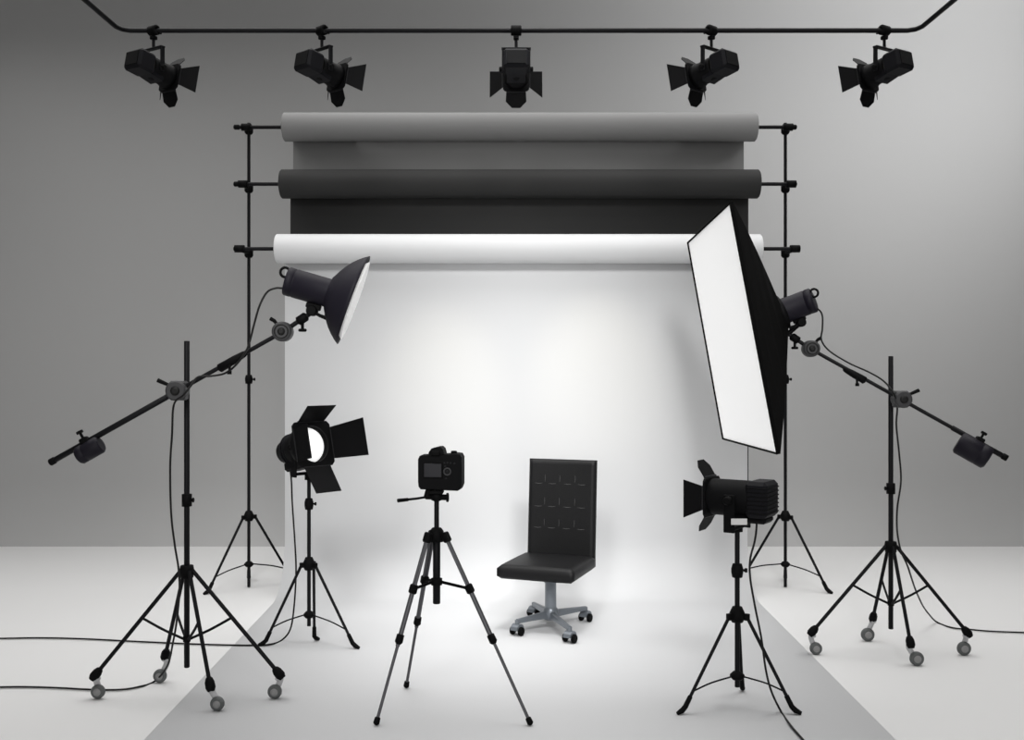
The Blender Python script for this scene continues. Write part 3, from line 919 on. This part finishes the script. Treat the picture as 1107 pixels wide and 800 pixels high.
cable('cable from the softbox strobe, down the right boom stand to the right edge',
      [P(878, 333, y2 - .03), P(885, 335, y2 - .03), P(889, 342, y2 - .03), P(889, 356, y2 - .03), P(888, 368, y2 - .03), P(897, 380, y2 - .05), P(918, 393, y2 - .08), P(940, 403, BR - .03), P(956, 413, BR - .05), P(966, 426, BR - .10), P(970, 440, BR - .06), P(969, 460, BR - .05), P(972, 490, BR - .05), P(974, 520, BR - .05), P(970, 550, BR - .05), P(970, 575, BR - .05),
       P(974, 596, BR - .06), P(981, 612, BR - .08), P(989, 636, BR + .10), P(997, 654, BR + .30), P(1004, 664, BR + .46), fl(1013, 673), fl(1030, 679), fl(1050, 681), fl(1075, 683), fl(1130, 685)])
cable('black cable from the right spotlight hanging beside its stand and running off the bottom edge',
      [P(817, 556, RD), P(818, 568, RD), P(816, 585, RD), P(811, 605, RD), P(811, 625, RD), P(816, 655, RD - .01), P(823, 690, RD - .04), P(828, 725, RD - .09), P(834, 748, RD - .14), fl(844, 769), fl(855, 785), fl(868, 800), fl(890, 825)])


# things standing on the paper rest on its upper face
for o in bpy.data.objects:
    if o.parent is None and (o.name.split('.')[0] in ('light_stand', 'barn_door_spotlight', 'camera_tripod', 'dslr_camera', 'office_chair', 'power_cable') or (o.name == 'boom_stand') or o.name == 'studio_strobe'):
        o.location.z += .0016

# ------------------------------------------------------------------ lights
def light(kind, loc, target, energy, color=(1, 1, 1), **kw):
    l = bpy.data.lights.new(kind.lower() + '_lamp', kind)
    l.energy = energy; l.color = color
    for k, v in kw.items(): setattr(l, k, v)
    o = bpy.data.objects.new(kind.lower() + '_lamp', l); col.objects.link(o)
    o.location = loc
    if target is not None:
        o.rotation_euler = (V(target) - V(loc)).to_track_quat('-Z', 'Y').to_euler()
    return o


# wide overhead area light added to brighten the set, no real fixture there
light('AREA', (0, 5.35, 4.35), (0, 5.35, 0), 130, (1, .99, .975), shape='RECTANGLE', size=9.0, size_y=3.6, spread=math.radians(122))
light('AREA', (0, -1.7, 1.5), (0, 5, 1.3), 75, (1, .99, .97), shape='RECTANGLE', size=5.0, size_y=1.6)  # unseen low fill added behind the viewpoint to lift the hanging paper
# wall washer high on the right
light('SPOT', (3.7, 4.9, 4.3), (2.75, 7.8, 4.15), 420, (1, 1, 1), spot_size=math.radians(108), spot_blend=1.0, shadow_soft_size=.3)
# unseen key spots added high near the viewpoint to brighten the white paper
for sx in (-1, 1):
    light('SPOT', (.9 * sx, .5, 3.9), (.64 * sx + .03, 5.75, .98), 480, (1, .998, .985), spot_size=math.radians(38), spot_blend=1.0, shadow_soft_size=.5)
light('SPOT', (0.05, 4.25, 4.33), (0.05, 5.5, 0), 150, (1, .998, .99), spot_size=math.radians(42), spot_blend=.85, shadow_soft_size=.3)  # overhead spot added to make the light pool around the chair
# the two warm highlights
light('SPOT', (-.35, 4.6, 2.6), P(475, 430, 6.09), 22, (1, .93, .70), spot_size=math.radians(30), spot_blend=1, shadow_soft_size=.05)
light('SPOT', (.45, 4.6, 2.6), P(645, 410, 6.09), 22, (1, .93, .70), spot_size=math.radians(30), spot_blend=1, shadow_soft_size=.05)

w = bpy.data.worlds.new('world'); scn.world = w; w.use_nodes = True
w.node_tree.nodes['Background'].inputs[0].default_value = (1, .99, .975, 1)
w.node_tree.nodes['Background'].inputs[1].default_value = .3

cam = bpy.data.cameras.new('camera_view'); cam.sensor_width = 36; cam.lens = 36 * F / 1107
co = bpy.data.objects.new('camera_view', cam); col.objects.link(co)
co.location = (0, 0, H); co.rotation_euler = (PI / 2, 0, 0)
scn.camera = co
scn.view_settings.view_transform = 'Standard'; scn.view_settings.look = 'None'
scn.view_settings.exposure = .5; scn.view_settings.gamma = 1; scn.view_settings.use_curve_mapping = False
